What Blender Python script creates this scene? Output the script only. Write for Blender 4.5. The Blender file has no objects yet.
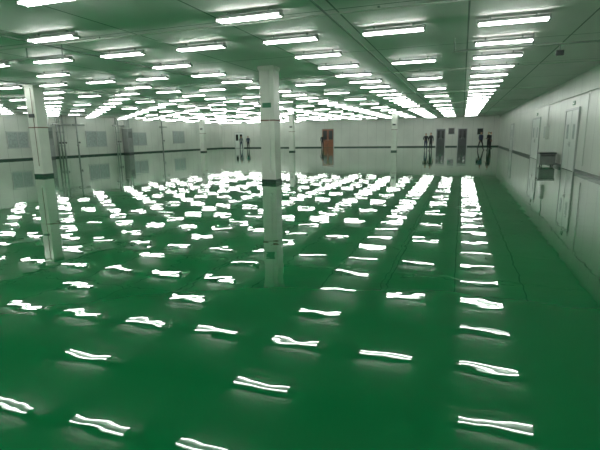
import bpy, bmesh, math, random
from mathutils import Vector, Matrix
random.seed(7)
sc = bpy.context.scene
sc.view_settings.view_transform = 'Standard'
sc.view_settings.look = 'None'
sc.view_settings.exposure = 0.0

XL, XR, YB, YF, H = -34.0, 4.2, -8.0, 61.0, 3.74

# ---------------------------------------------------------------- materials
def mat(name, col, rough=0.5, metal=0.0, emit=None, estr=0.0, noise=0.0, nscale=3.0, spec=0.5):
    m = bpy.data.materials.new(name); m.use_nodes = True
    nt = m.node_tree; b = nt.nodes['Principled BSDF']
    b.inputs['Base Color'].default_value = (*col, 1)
    b.inputs['Roughness'].default_value = rough
    b.inputs['Metallic'].default_value = metal
    b.inputs['Specular IOR Level'].default_value = spec
    if emit:
        b.inputs['Emission Color'].default_value = (*emit, 1)
        b.inputs['Emission Strength'].default_value = estr
    if noise > 0:
        g = nt.nodes.new('ShaderNodeNewGeometry')
        n = nt.nodes.new('ShaderNodeTexNoise'); n.inputs['Scale'].default_value = nscale
        n.inputs['Detail'].default_value = 4
        nt.links.new(g.outputs['Position'], n.inputs['Vector'])
        r = nt.nodes.new('ShaderNodeValToRGB')
        r.color_ramp.elements[0].position = 0.3; r.color_ramp.elements[1].position = 0.7
        r.color_ramp.elements[0].color = (*[c*(1-noise) for c in col], 1)
        r.color_ramp.elements[1].color = (*[min(1, c*(1+noise)) for c in col], 1)
        nt.links.new(n.outputs['Fac'], r.inputs['Fac'])
        nt.links.new(r.outputs['Color'], b.inputs['Base Color'])
    return m

def panel_mat(name, col, seam, axes, rough=0.5, dark=0.55, width=0.02, noise=0.08):
    """painted panel surface with thin joints. axes: list of (axis index, spacing)"""
    m = mat(name, col, rough)
    nt = m.node_tree; b = nt.nodes['Principled BSDF']
    g = nt.nodes.new('ShaderNodeNewGeometry')
    s = nt.nodes.new('ShaderNodeSeparateXYZ'); nt.links.new(g.outputs['Position'], s.inputs[0])
    last = None
    for ax, sp in axes:
        a = nt.nodes.new('ShaderNodeMath'); a.operation = 'PINGPONG'
        nt.links.new(s.outputs[ax], a.inputs[0]); a.inputs[1].default_value = sp/2
        c = nt.nodes.new('ShaderNodeMath'); c.operation = 'LESS_THAN'
        nt.links.new(a.outputs[0], c.inputs[0]); c.inputs[1].default_value = width/2
        if last is None: last = c
        else:
            mx = nt.nodes.new('ShaderNodeMath'); mx.operation = 'MAXIMUM'
            nt.links.new(last.outputs[0], mx.inputs[0]); nt.links.new(c.outputs[0], mx.inputs[1]); last = mx
    n = nt.nodes.new('ShaderNodeTexNoise'); n.inputs['Scale'].default_value = 0.5
    nt.links.new(g.outputs['Position'], n.inputs['Vector'])
    r = nt.nodes.new('ShaderNodeValToRGB')
    r.color_ramp.elements[0].position = 0.3; r.color_ramp.elements[1].position = 0.7
    r.color_ramp.elements[0].color = (*[k*(1-noise) for k in col], 1)
    r.color_ramp.elements[1].color = (*[min(1, k*(1+noise)) for k in col], 1)
    nt.links.new(n.outputs['Fac'], r.inputs['Fac'])
    mix = nt.nodes.new('ShaderNodeMixRGB')
    nt.links.new(last.outputs[0], mix.inputs[0]); nt.links.new(r.outputs['Color'], mix.inputs[1])
    mix.inputs[2].default_value = (*[k*dark for k in seam], 1)
    nt.links.new(mix.outputs[0], b.inputs['Base Color'])
    return m

M_ceil = panel_mat('ceiling_panels', (0.92, 0.85, 0.86), (0.7, 0.72, 0.7), [(0, 2.26), (1, 4.2)], 0.6, 0.4, 0.035, noise=.04)
M_wall = panel_mat('wall_panels_y', (0.68, 0.70, 0.65), (0.6, 0.63, 0.58), [(1, 1.2)], 0.35, 0.6, 0.02)
M_wallx = panel_mat('wall_panels_x', (0.64, 0.66, 0.61), (0.6, 0.63, 0.58), [(0, 1.2)], 0.35, 0.6, 0.02)
M_col = mat('column_paint', (0.66, 0.68, 0.62), 0.4, noise=0.06, nscale=2.0)
M_white = mat('white_paint', (0.72, 0.75, 0.70), 0.4, noise=0.03)
M_frame = mat('aluminium_frame', (0.50, 0.52, 0.51), 0.4, 0.3)
M_door = mat('steel_door_paint', (0.72, 0.75, 0.72), 0.35, noise=0.03)
M_dark = mat('dark_glass', (0.02, 0.025, 0.025), 0.12)
M_dgreen = mat('green_skirting', (0.01, 0.05, 0.03), 0.3, noise=0.1)
M_grey = mat('grey_plastic', (0.25, 0.27, 0.26), 0.45, noise=0.08)
M_dgrey = mat('dark_grey_metal', (0.06, 0.07, 0.07), 0.45, noise=0.1)
M_pipe = mat('conduit_metal', (0.36, 0.39, 0.37), 0.4, 0.2, noise=0.05)
M_orange = mat('orange_wood', (0.26, 0.09, 0.04), 0.45, noise=0.3, nscale=5)
M_brown = mat('brown_band', (0.16, 0.07, 0.04), 0.6, noise=0.1)
M_exit = mat('exit_sign_green', (0.02, 0.20, 0.09), 0.4, noise=0.05)
M_red = mat('red_enamel', (0.3, 0.03, 0.02), 0.35, noise=0.05)
M_tube = mat('fluorescent_tube_glow', (0.9, 0.9, 0.9), 0.4, emit=(0.95, 1.0, 0.94), estr=28.0)
M_house = mat('lamp_housing', (0.38, 0.41, 0.39), 0.5, noise=0.02)
M_board = mat('notice_board', (0.38, 0.44, 0.43), 0.5, noise=0.2, nscale=6)

# floor: glossy green epoxy with gentle self-levelling waviness
M_floor = bpy.data.materials.new('green_epoxy'); M_floor.use_nodes = True
nt = M_floor.node_tree; b = nt.nodes['Principled BSDF']
g = nt.nodes.new('ShaderNodeNewGeometry')
n1 = nt.nodes.new('ShaderNodeTexNoise'); n1.inputs['Scale'].default_value = 2.1; n1.inputs['Detail'].default_value = 2.0
n1.inputs['Roughness'].default_value = 0.4
n2 = nt.nodes.new('ShaderNodeTexNoise'); n2.inputs['Scale'].default_value = 0.25; n2.inputs['Detail'].default_value = 3
r = nt.nodes.new('ShaderNodeValToRGB')
r.color_ramp.elements[0].position = 0.3; r.color_ramp.elements[1].position = 0.75
r.color_ramp.elements[0].color = (0.002, 0.150, 0.042, 1)
r.color_ramp.elements[1].color = (0.003, 0.185, 0.054, 1)
bp = nt.nodes.new('ShaderNodeBump'); bp.inputs['Strength'].default_value = 1.0; bp.inputs['Distance'].default_value = 0.0027
nt.links.new(g.outputs['Position'], n1.inputs['Vector']); nt.links.new(g.outputs['Position'], n2.inputs['Vector'])
nt.links.new(n2.outputs['Fac'], r.inputs['Fac']); nt.links.new(r.outputs['Color'], b.inputs['Base Color'])
nt.links.new(n1.outputs['Fac'], bp.inputs['Height']); nt.links.new(bp.outputs['Normal'], b.inputs['Normal'])
b.inputs['Roughness'].default_value = 0.01
b.inputs['IOR'].default_value = 1.45

# ---------------------------------------------------------------- mesh helpers
class MB:
    def __init__(s): s.bm = bmesh.new(); s.mats = []
    def mi(s, m):
        if m not in s.mats: s.mats.append(m)
        return s.mats.index(m)
    def box(s, x0, x1, y0, y1, z0, z1, m, bev=0.0):
        res = bmesh.ops.create_cube(s.bm, size=1.0, matrix=Matrix.Translation(((x0+x1)/2, (y0+y1)/2, (z0+z1)/2)) @ Matrix.Diagonal((abs(x1-x0), abs(y1-y0), abs(z1-z0), 1)))
        vs = res['verts']; idx = s.mi(m)
        fs = set(f for v in vs for f in v.link_faces)
        for f in fs: f.material_index = idx
        if bev > 0:
            es = set(e for v in vs for e in v.link_edges)
            r = bmesh.ops.bevel(s.bm, geom=list(es), offset=bev, segments=2, affect='EDGES', profile=0.5)
            for f in r['faces']: f.material_index = idx
    def cyl(s, p0, p1, rad, m, seg=10, rad2=None):
        p0 = Vector(p0); p1 = Vector(p1); d = p1-p0
        q = d.to_track_quat('Z', 'Y').to_matrix().to_4x4()
        res = bmesh.ops.create_cone(s.bm, cap_ends=True, segments=seg, radius1=rad, radius2=rad if rad2 is None else rad2, depth=d.length,
                                    matrix=Matrix.Translation((p0+p1)/2) @ q)
        idx = s.mi(m)
        for f in set(f for v in res['verts'] for f in v.link_faces):
            f.material_index = idx
            if len(f.verts) == 4: f.smooth = True
    def obj(s, name, parent=None):
        me = bpy.data.meshes.new(name); s.bm.to_mesh(me); s.bm.free()
        for m in s.mats: me.materials.append(m)
        o = bpy.data.objects.new(name, me); sc.collection.objects.link(o)
        if parent: o.parent = parent
        return o

def box_obj(name, dims, m):
    b = MB(); b.box(*dims, m); return b.obj(name)

# ---------------------------------------------------------------- room shell
box_obj('floor', (XL-.2, XR+.2, YB-.2, YF+.2, -0.2, 0.0), M_floor)
box_obj('ceiling', (XL-.2, XR+.2, YB-.2, YF+.2, H, H+0.2), M_ceil)
box_obj('wall_right', (XR, XR+.2, YB-.2, YF+.2, 0, H), M_wall)
box_obj('wall_left', (XL-.2, XL, YB-.2, YF+.2, 0, H), M_wall)
box_obj('wall_back', (XL, XR, YF, YF+.2, 0, H), M_wallx)
box_obj('wall_front', (XL, XR, YB-.2, YB, 0, H), M_wallx)
box_obj('baseboard_right', (XR-.025, XR, YB, YF, 0, .13), M_dgreen)
box_obj('baseboard_left', (XL, XL+.025, YB, YF, 0, .13), M_dgreen)
box_obj('baseboard_back', (XL+.025, XR-.025, YF-.025, YF, 0, .13), M_dgreen)

# ---------------------------------------------------------------- lights
XS = [0.80 - 2.26*i for i in range(16)]
COLS = [(-6.03, 14.1), (-16.9, 14.65), (-27.5, 14.4), (-6.12, 44.2), (-16.6, 44.4), (-27.15, 44.4)]
mb = MB()
L = 1.28
for j in range(-7, 26):
    for i, x in enumerate(XS):
        y = 7.95 + 2.1*j + .02*(x-.9)
        if y > YF-1: continue
        if x-L/2 < XL+.1: continue
        if j % 2 == 0 and i % 2 == 1: continue
        if any(abs(x-cx) < 0.95 and abs(y-cy) < 0.45 for cx, cy in COLS): continue
        if random.random() < 0.02: continue
        x0, x1 = x-L/2, x+L/2
        mb.box(x0, x1, y-.035, y+.035, 3.634, 3.69, M_house)
        mb.box(x0, x1, y-.095, y+.095, 3.624, 3.634, M_house)
        for ex in (x0, x1-.03):
            mb.box(ex, ex+.03, y-.1, y+.1, 3.585, 3.624, M_house)
        for bx in (x-.4, x+.4):
            mb.box(bx-.015, bx+.015, y-.02, y+.02, 3.69, H, M_house)
        for s in (-.08, .08):
            mb.cyl((x0+.03, y+s, 3.60), (x1-.03, y+s, 3.60), .012, M_tube, 6)
mb.obj('fluorescent_ceiling_lights')

# ceiling services: conduits
mb = MB()
for y in (8.5, 16.9, 25.3, 33.7, 42.1, 50.5):
    mb.cyl((XL, y, H-.05), (XR, y, H-.05), .016, M_white, 8)
    for k in range(12):
        xx = XL+1.5+k*3.1
        mb.box(xx-.02, xx+.02, y-.03, y+.03, H-.03, H, M_pipe)
for x in (-2.4, -9.1, -15.8, -22.5, -29.2):
    mb.cyl((x, YB, H-.09), (x, YF, H-.09), .018, M_pipe, 8)
mb.obj('ceiling_conduits')

mb = MB()
mb.cyl((-0.3, 11.9, 3.45), (XR-.01, 11.9, 3.45), .022, M_pipe, 10)
for xx in (-0.28, 1.4, 3.2):
    mb.cyl((xx, 11.9, 3.45), (xx, 11.9, H-.01), .012, M_pipe, 8)
mb.cyl((1.95, 11.9, 3.45), (1.95, 11.9, 3.30), .012, M_pipe, 8)
mb.box(1.87, 2.03, 11.86, 11.94, 3.20, 3.31, M_dgrey, .01)
mb.obj('suspended_pipe')
mb = MB()
mb.cyl((-16.0, 8.6, 3.45), (-8.9, 8.6, 3.45), .022, M_pipe, 10)
for xx in (-16, -13, -10, -8.9):
    mb.cyl((xx, 8.6, 3.44), (xx, 8.6, H-.01), .014, M_pipe, 8)
mb.cyl((-8.9, 8.6, 3.45), (-8.9, 8.6, 3.36), .04, M_pipe, 10)
mb.obj('suspended_pipe')

# ---------------------------------------------------------------- columns
for i, (cx, cy) in enumerate(COLS):
    w = .25
    mb = MB()
    mb.box(cx-w, cx+w, cy-w, cy+w, 0, H, M_col, .015)
    mb.box(cx-w-.012, cx+w+.012, cy-w-.012, cy+w+.012, 0, .12, M_dgreen, .004)
    mb.box(cx-w-.01, cx+w+.01, cy-w-.01, cy+w+.01, 2.03, 2.07, M_brown)
    mb.box(cx-w-.03, cx+w+.03, cy-w-.03, cy+w+.03, H-.12, H, M_col, .01)
    mb.box(cx-.15, cx+.15, cy-w-.03, cy-w, 2.45, 2.60, M_exit if i == 0 else M_dgrey, .005)
    mb.box(cx+.04, cx+.13, cy-w-.035, cy-w, .35, .45, M_white, .005)
    mb.cyl((cx+.085, cy-w-.012, .45), (cx+.085, cy-w-.012, H), .01, M_brown if i == 1 else M_white, 8)
    mb.obj('structural_column')

# ---------------------------------------------------------------- doors
def door_right(name, y0, y1, h, double=True):
    x = XR; mb = MB()
    f = .08
    mb.box(x-.06, x, y0-f, y0, 0, h+f, M_frame); mb.box(x-.06, x, y1, y1+f, 0, h+f, M_frame)
    mb.box(x-.06, x, y0, y1, h, h+f, M_frame)
    leaves = [(y0, (y0+y1)/2-.01), ((y0+y1)/2+.01, y1)] if double else [(y0, y1)]
    mb.box(x-.012, x, y0, y1, 0.01, h, M_dgrey)
    for k, (a, c) in enumerate(leaves):
        mb.box(x-.045, x-.012, a+.01, c-.01, .02, h-.01, M_door, .004)
        m = (a+c)/2
        mb.box(x-.052, x-.044, m-.17, m+.17, 1.25, 1.85, M_frame)
        mb.box(x-.055, x-.051, m-.14, m+.14, 1.28, 1.82, M_board)
        hy = c-.1 if k == 0 else a+.1
        mb.box(x-.055, x-.045, hy-.03, hy+.03, .95, 1.15, M_frame)
        mb.cyl((x-.09, hy-.06, 1.05), (x-.09, hy+.06, 1.05), .012, M_frame, 8)
        mb.cyl((x-.09, hy, 1.05), (x-.05, hy, 1.05), .012, M_frame, 8)
    return mb.obj(name)
door_right('door_1', 20.3, 22.5, 2.4)
door_right('door_2', 29.6, 32.4, 2.35)
door_right('door_3', 44.0, 46.2, 2.3)

def door_back(name, x0, x1, h, leafmat, glass=True):
    y = YF; mb = MB(); f = .09
    mb.box(x0-f, x0, y-.06, y, 0, h+f, M_frame); mb.box(x1, x1+f, y-.06, y, 0, h+f, M_frame)
    mb.box(x0, x1, y-.06, y, h, h+f, M_frame)
    mb.box(x0, x1, y-.012, y, .01, h, M_dgrey)
    mid = (x0+x1)/2
    for a, c, sgn in ((x0, mid-.01, 1), (mid+.01, x1, -1)):
        mb.box(a+.01, c-.01, y-.045, y-.012, .02, h-.01, leafmat, .004)
        if glass:
            mb.box(a+.12, c-.12, y-.052, y-.044, 1.1, h-.2, M_dark)
        hx = c-.08 if sgn > 0 else a+.08
        mb.cyl((hx, y-.09, .95), (hx, y-.09, 1.2), .012, M_frame, 8)
        for z in (.96, 1.19): mb.cyl((hx, y-.09, z), (hx, y-.045, z), .009, M_frame, 8)
    return mb.obj(name)
door_back('door_4', -18.3, -16.7, 2.5, M_orange)
door_back('door_5', -3.1, -2.1, 2.2, M_dgrey)
door_back('door_6', -0.5, 0.5, 2.2, M_dgrey)
door_back('door_7', -31.8, -30.5, 2.2, M_door)

def window_back(name, x0, x1, z0, z1):
    y = YF; mb = MB(); f = .07
    mb.box(x0, x1, y-.02, y, z0, z1, M_dark)
    n = max(1, round((x1-x0)/1.0))
    mb.box(x0-f, x1+f, y-.05, y, z1, z1+f, M_frame); mb.box(x0-f, x1+f, y-.07, y, z0-f, z0, M_frame)
    for k in range(n+1):
        xx = x0+(x1-x0)*k/n; mb.box(xx-.03, xx+.03, y-.05, y, z0, z1, M_frame)
    return mb.obj(name)
window_back('window_1', -1.7, -0.95, 1.6, 2.3)
window_back('window_2', 1.7, 2.4, 1.5, 2.2)
def window_left(name, y0, y1, z0, z1, m=None):
    x = XL; mb = MB(); f = .07
    mb.box(x, x+.02, y0, y1, z0, z1, m or M_dark)
    n = max(1, round((y1-y0)/1.2))
    mb.box(x, x+.05, y0-f, y1+f, z1, z1+f, M_frame); mb.box(x, x+.08, y0-f, y1+f, z0-f, z0, M_frame)
    for k in range(n+1):
        yy = y0+(y1-y0)*k/n; mb.box(x, x+.05, yy-.035, yy+.035, z0, z1, M_frame)
    return mb.obj(name)
window_left('window_3', 34.6, 37.2, .9, 2.3, M_board)
window_left('window_4', 40.8, 43.4, .9, 2.2, M_board)
window_left('window_5', 48.6, 51.0, 1.0, 2.4, M_board)
window_left('window_6', 26.5, 28.3, 1.0, 2.2, M_board)

for x0 in (-26.5,):
    mb = MB()
    mb.box(x0, x0+1.4, YF-.03, YF, 1.2, 2.1, M_board)
    for a in ((x0-.04, x0, 1.16, 2.14), (x0+1.4, x0+1.44, 1.16, 2.14), (x0, x0+1.4, 2.1, 2.14), (x0, x0+1.4, 1.16, 1.2)):
        mb.box(a[0], a[1], YF-.045, YF, a[2], a[3], M_frame)
    mb.obj('notice_board')

# ---------------------------------------------------------------- left wall pipe work / ducts
def pipes(y, n, top_box=True):
    mb = MB()
    for k in range(n):
        yy = y + k*.33; xx = XL+.35
        mb.cyl((xx, yy, 0), (xx, yy, H), .07, M_pipe, 12)
        mb.cyl((xx, yy, 1.0), (xx, yy, 1.08), .11, M_pipe, 12)
        mb.cyl((xx, yy, 2.2), (xx, yy, 2.28), .11, M_pipe, 12)
        mb.cyl((xx, yy, 1.3), (xx+.2, yy, 1.3), .02, M_dgrey, 8)
        mb.cyl((xx+.2, yy, 1.3), (xx+.22, yy, 1.3), .09, M_dgrey, 12)
    mb.cyl((XL+.35, y-.4, 2.9), (XL+.35, y+n*.33+.6, 2.9), .08, M_pipe, 12)
    mb.obj('wall_pipe_group')
pipes(31.0, 3); pipes(33.2, 1); pipes(38.3, 2); pipes(46.0, 1)
def duct(y0, y1):
    mb = MB()
    mb.box(XL+.05, XL+.75, y0, y1, .15, 2.7, M_grey, .03)
    mb.box(XL+.2, XL+.6, y0+.2, y1-.2, 2.7, H-.01, M_pipe, .02)
    mb.box(XL+.02, XL+.78, y0-.03, y1+.03, 2.62, 2.7, M_frame, .01)
    mb.box(XL+.05, XL+.75, y0+.03, y1-.03, 0, .15, M_dgrey)
    for k in range(8):
        mb.box(XL+.75, XL+.765, y0+.12, y1-.12, 1.7+k*.08, 1.74+k*.08, M_dgrey)
    mb.cyl((XL+.8, y1-.15, .9), (XL+.8, y1-.15, 1.1), .012, M_frame, 8)
    mb.obj('air_handling_unit')
duct(29.2, 30.2); duct(39.5, 40.3)

# right wall equipment
mb = MB()   # wheeled grey bin
mb.box(3.4, 4.05, 23.35, 24.0, .08, .58, M_grey, .03)
mb.box(3.37, 4.08, 23.32, 24.03, .56, .64, M_dgrey, .02)
for xx in (3.5, 3.95):
    for yy in (23.45, 23.9):
        mb.cyl((xx-.02, yy, .05), (xx+.02, yy, .05), .05, M_dgrey, 12)
        mb.box(xx-.012, xx+.012, yy-.012, yy+.012, .05, .1, M_dgrey)
mb.cyl((3.45, 23.30, .5), (4.0, 23.30, .5), .015, M_dgrey, 8)
mb.obj('storage_bin')
mb = MB()
mb.box(XR-.16, XR, 26.6, 27.2, 1.2, 1.9, M_white, .01)
mb.box(XR-.17, XR-.16, 26.65, 27.15, 1.25, 1.85, M_frame)
mb.cyl((XR-.05, 26.9, 1.9), (XR-.05, 26.9, 2.9), .02, M_white, 8)
mb.obj('electrical_panel')
for yy, zz in ((21.2, 2.6), (30.8, 2.55)):
    mb = MB()
    mb.box(XR-.03, XR, yy, yy+.36, zz, zz+.15, M_exit, .005)
    mb.box(XR-.034, XR-.03, yy+.05, yy+.31, zz+.05, zz+.1, M_white)
    mb.obj('exit_sign')
mb = MB()
mb.cyl((XR-.03, YB, 2.95), (XR-.03, YF, 2.95), .018, M_white, 8)
mb.cyl((XR-.03, 19.0, .3), (XR-.03, 19.0, 2.95), .014, M_white, 8)
mb.cyl((XR-.03, 14.5, 1.3), (XR-.03, 14.5, 2.95), .014, M_white, 8)
mb.box(XR-.05, XR, 14.42, 14.58, 1.2, 1.32, M_white, .005)
mb.obj('wall_conduit')

# ---------------------------------------------------------------- people
M_skin = mat('skin', (0.50, 0.30, 0.20), 0.5, noise=0.05)
M_hair = mat('hair', (0.012, 0.010, 0.009), 0.5)
M_eye = mat('eye_white', (0.8, 0.8, 0.78), 0.2)
M_lip = mat('lips', (0.35, 0.12, 0.10), 0.5)
M_blk = mat('black_cloth', (0.018, 0.018, 0.022), 0.8, noise=0.2)
M_navy = mat('navy_cloth', (0.03, 0.04, 0.08), 0.8, noise=0.2)
M_gcl = mat('grey_cloth', (0.16, 0.17, 0.18), 0.8, noise=0.2)
M_shoe = mat('shoes', (0.015, 0.013, 0.012), 0.4)

def skin_mesh(verts, edges, radii, root, sub=1):
    me = bpy.data.meshes.new('tmp'); me.from_pydata([tuple(v) for v in verts], edges, []); me.update()
    o = bpy.data.objects.new('tmp', me); sc.collection.objects.link(o)
    md = o.modifiers.new('s', 'SKIN'); md.use_smooth_shade = True
    for i, rr in enumerate(radii):
        sv = me.skin_vertices[0].data[i]
        sv.radius = rr if isinstance(rr, tuple) else (rr, rr)
        sv.use_root = (i == root)
    sm = o.modifiers.new('u', 'SUBSURF'); sm.levels = sub; sm.render_levels = sub
    dg = bpy.context.evaluated_depsgraph_get(); dg.update()
    ev = o.evaluated_get(dg)
    out = bpy.data.meshes.new_from_object(ev)
    bpy.data.objects.remove(o); bpy.data.meshes.remove(me)
    return out

def person(loc, face, top, legs, stride=0.0, swing=0.0, bend=0.0, scale=1.0, hold=False):
    """figure 1.70 m; faces local -Y before rotation"""
    e = bpy.data.objects.new('standing_person' if stride == 0 else 'walking_person', None)
    sc.collection.objects.link(e)
    V = []; E = []; R = []
    def v(p, r, par=None):
        V.append(Vector(p)); R.append(r); i = len(V)-1
        if par is not None: E.append((par, i))
        return i
    pel = v((0, 0, .93), (.15, .11))
    wa = v((0, -.0, 1.08), (.135, .10), pel)
    ch = v((0, -.01-bend*.3, 1.27), (.16, .115), wa)
    sh = v((0, 0-bend*.5, 1.40), (.12, .085), ch)
    nk = v((0, -.01-bend*.6, 1.47), .052, sh)
    v((0, -.015-bend*.6, 1.55), .05, nk)
    wrists = []
    for s in (-1, 1):
        st = stride*s; sw = -swing*s
        hp = v((s*.09, 0, .88), .088, pel)
        kn = v((s*.10, -.02-st*.30, .48), .062, hp)
        cf = v((s*.10, -.0-st*.36+abs(st)*.03, .33), .055, kn)
        an = v((s*.105, .01-st*.55, .085), .04, cf)
        v((s*.11, -.03-st*.55, .045), .042, an)
        v((s*.12, -.16-st*.55, .033), .033, len(V)-1)
        so = v((s*.185, -bend*.5, 1.395), .062, sh)
        el = v((s*.24, .02-sw*.15-bend*.5, 1.12), .045, so)
        if hold:
            wr = v((s*.16, -.25-bend*.5, 1.08), .03, el)
        else:
            wr = v((s*.25, -.04-sw*.35-bend*.5, .88), .030, el)
        wrists.append((wr, el, s))
    me = skin_mesh(V, E, R, 0, 2)
    for m in (top, legs, M_skin, M_shoe): me.materials.append(m)
    wz = [(V[w], V[el]) for w, el, s in wrists]
    for f in me.polygons:
        c = f.center; f.use_smooth = True
        if c.z < .075: f.material_index = 3
        elif c.z > 1.47: f.material_index = 2
        elif any((c-w).length < .05 for w, _ in wz): f.material_index = 2
        elif c.z < .96 and abs(c.x) < .2: f.material_index = 1
        else: f.material_index = 0
    o = bpy.data.objects.new('body', me); sc.collection.objects.link(o); o.parent = e
    for w, el, s in wrists:
        p = V[w]; d = (V[w]-V[el]).normalized()
        side = Vector((0, -1, 0)) - d*Vector((0, -1, 0)).dot(d)
        if side.length < .3: side = Vector((1, 0, 0))*-s
        side.normalize(); nrm = d.cross(side)*s
        hv = [p.copy(), p+d*.045]; he = [(0, 1)]; hr = [(.022, .022), (.030, .020)]
        lens = [.062, .072, .067, .052]
        for k in range(4):
            off = side*(.030-.020*k)
            b0 = p+d*.082+off; i0 = len(hv)
            hv += [b0, b0+d*lens[k]*.55-nrm*.008, b0+d*lens[k]-nrm*.026]
            hr += [.010, .0085, .007]; he += [(1, i0), (i0, i0+1), (i0+1, i0+2)]
        i0 = len(hv)
        hv += [p+d*.045+side*.034, p+d*.075+side*.052-nrm*.008]; hr += [.011, .008]
        he += [(1, i0), (i0, i0+1)]
        hm = skin_mesh(hv, he, hr, 1, 1); hm.materials.append(M_skin)
        for f in hm.polygons: f.use_smooth = True
        ho = bpy.data.objects.new('hand_left' if s > 0 else 'hand_right', hm); sc.collection.objects.link(ho); ho.parent = e
    hc = Vector((0, -.03-bend*.6, 1.60))
    bm = bmesh.new()
    bmesh.ops.create_uvsphere(bm, u_segments=24, v_segments=16, radius=1)
    for vv in bm.verts:
        c = vv.co
        k = 1 - .22*max(0, -c.z)
        c.x *= .078*k; c.y *= .098*k; c.z *= .118
        if c.y < 0 and abs(c.x) < .018 and -.03 < c.z < .01: c.y -= .014*(1-abs(c.x)/.018)
        vv.co = c + hc
    for f in bm.faces: f.smooth = True
    hm = bpy.data.meshes.new('head'); bm.to_mesh(hm); bm.free(); hm.materials.append(M_skin)
    ho = bpy.data.objects.new('head', hm); sc.collection.objects.link(ho); ho.parent = e
    def ell(name, c, r, m, cut=None):
        bm = bmesh.new(); bmesh.ops.create_uvsphere(bm, u_segments=16, v_segments=10, radius=1)
        if cut:
            bmesh.ops.delete(bm, geom=[q for q in bm.verts if cut(q.co)], context='VERTS')
        for q in bm.verts: q.co = Vector((q.co.x*r[0], q.co.y*r[1], q.co.z*r[2])) + c
        for f in bm.faces: f.smooth = True
        mm = bpy.data.meshes.new(name); bm.to_mesh(mm); bm.free(); mm.materials.append(m)
        oo = bpy.data.objects.new(name, mm); sc.collection.objects.link(oo); oo.parent = e
    ell('hair', hc+Vector((0, .008, .012)), (.086, .104, .122), M_hair, lambda q: (q.y < -.35 and q.z < .42) or q.z < -.45)
    for s in (-1, 1):
        ell('eye', hc+Vector((s*.030, -.088, .004)), (.012, .006, .007), M_eye)
        ell('iris', hc+Vector((s*.030, -.093, .004)), (.005, .003, .005), M_hair)
        ell('ear', hc+Vector((s*.079, .005, -.005)), (.010, .018, .030), M_skin)
    ell('mouth', hc+Vector((0, -.086, -.052)), (.022, .008, .006), M_lip)
    e.location = (loc[0], loc[1], 0); e.rotation_euler = (0, 0, face); e.scale = (scale,)*3
    return e

person((-3.35, 46.3), .3, M_blk, M_navy, hold=True, scale=.97)
person((-2.85, 46.0), -.6, M_blk, M_blk, scale=1.0, swing=.2)
person((1.7, 47.5), .5, M_navy, M_blk, stride=.6, swing=.5)
person((2.35, 46.5), -.9, M_blk, M_blk, scale=1.0, hold=True)
person((2.8, 52.0), 1.2, M_gcl, M_blk)
person((-27.3, 54.0), .6, M_gcl, M_navy, stride=.7, swing=.6)
person((-26.4, 54.2), .2, M_navy, M_blk)
person((-17.4, 58.0), .2, M_blk, M_blk)

# ---------------------------------------------------------------- camera & world
w = bpy.data.worlds.new('world'); sc.world = w; w.use_nodes = True
w.node_tree.nodes['Background'].inputs[0].default_value = (0.02, 0.03, 0.025, 1)
w.node_tree.nodes['Background'].inputs[1].default_value = 0.2
cd = bpy.data.cameras.new('camera'); cd.lens = 27.0; cd.sensor_width = 36
cd.clip_end = 300
cam = bpy.data.objects.new('camera', cd); sc.collection.objects.link(cam)
psi = math.radians(19.66); th = math.atan(88/450)
Rm = Matrix.Rotation(psi, 4, 'Z') @ Matrix.Rotation(math.pi/2-th, 4, 'X') @ Matrix.Rotation(-0.015, 4, 'Z')
cam.matrix_world = Matrix.Translation((0, 0, 1.5)) @ Rm
sc.camera = cam
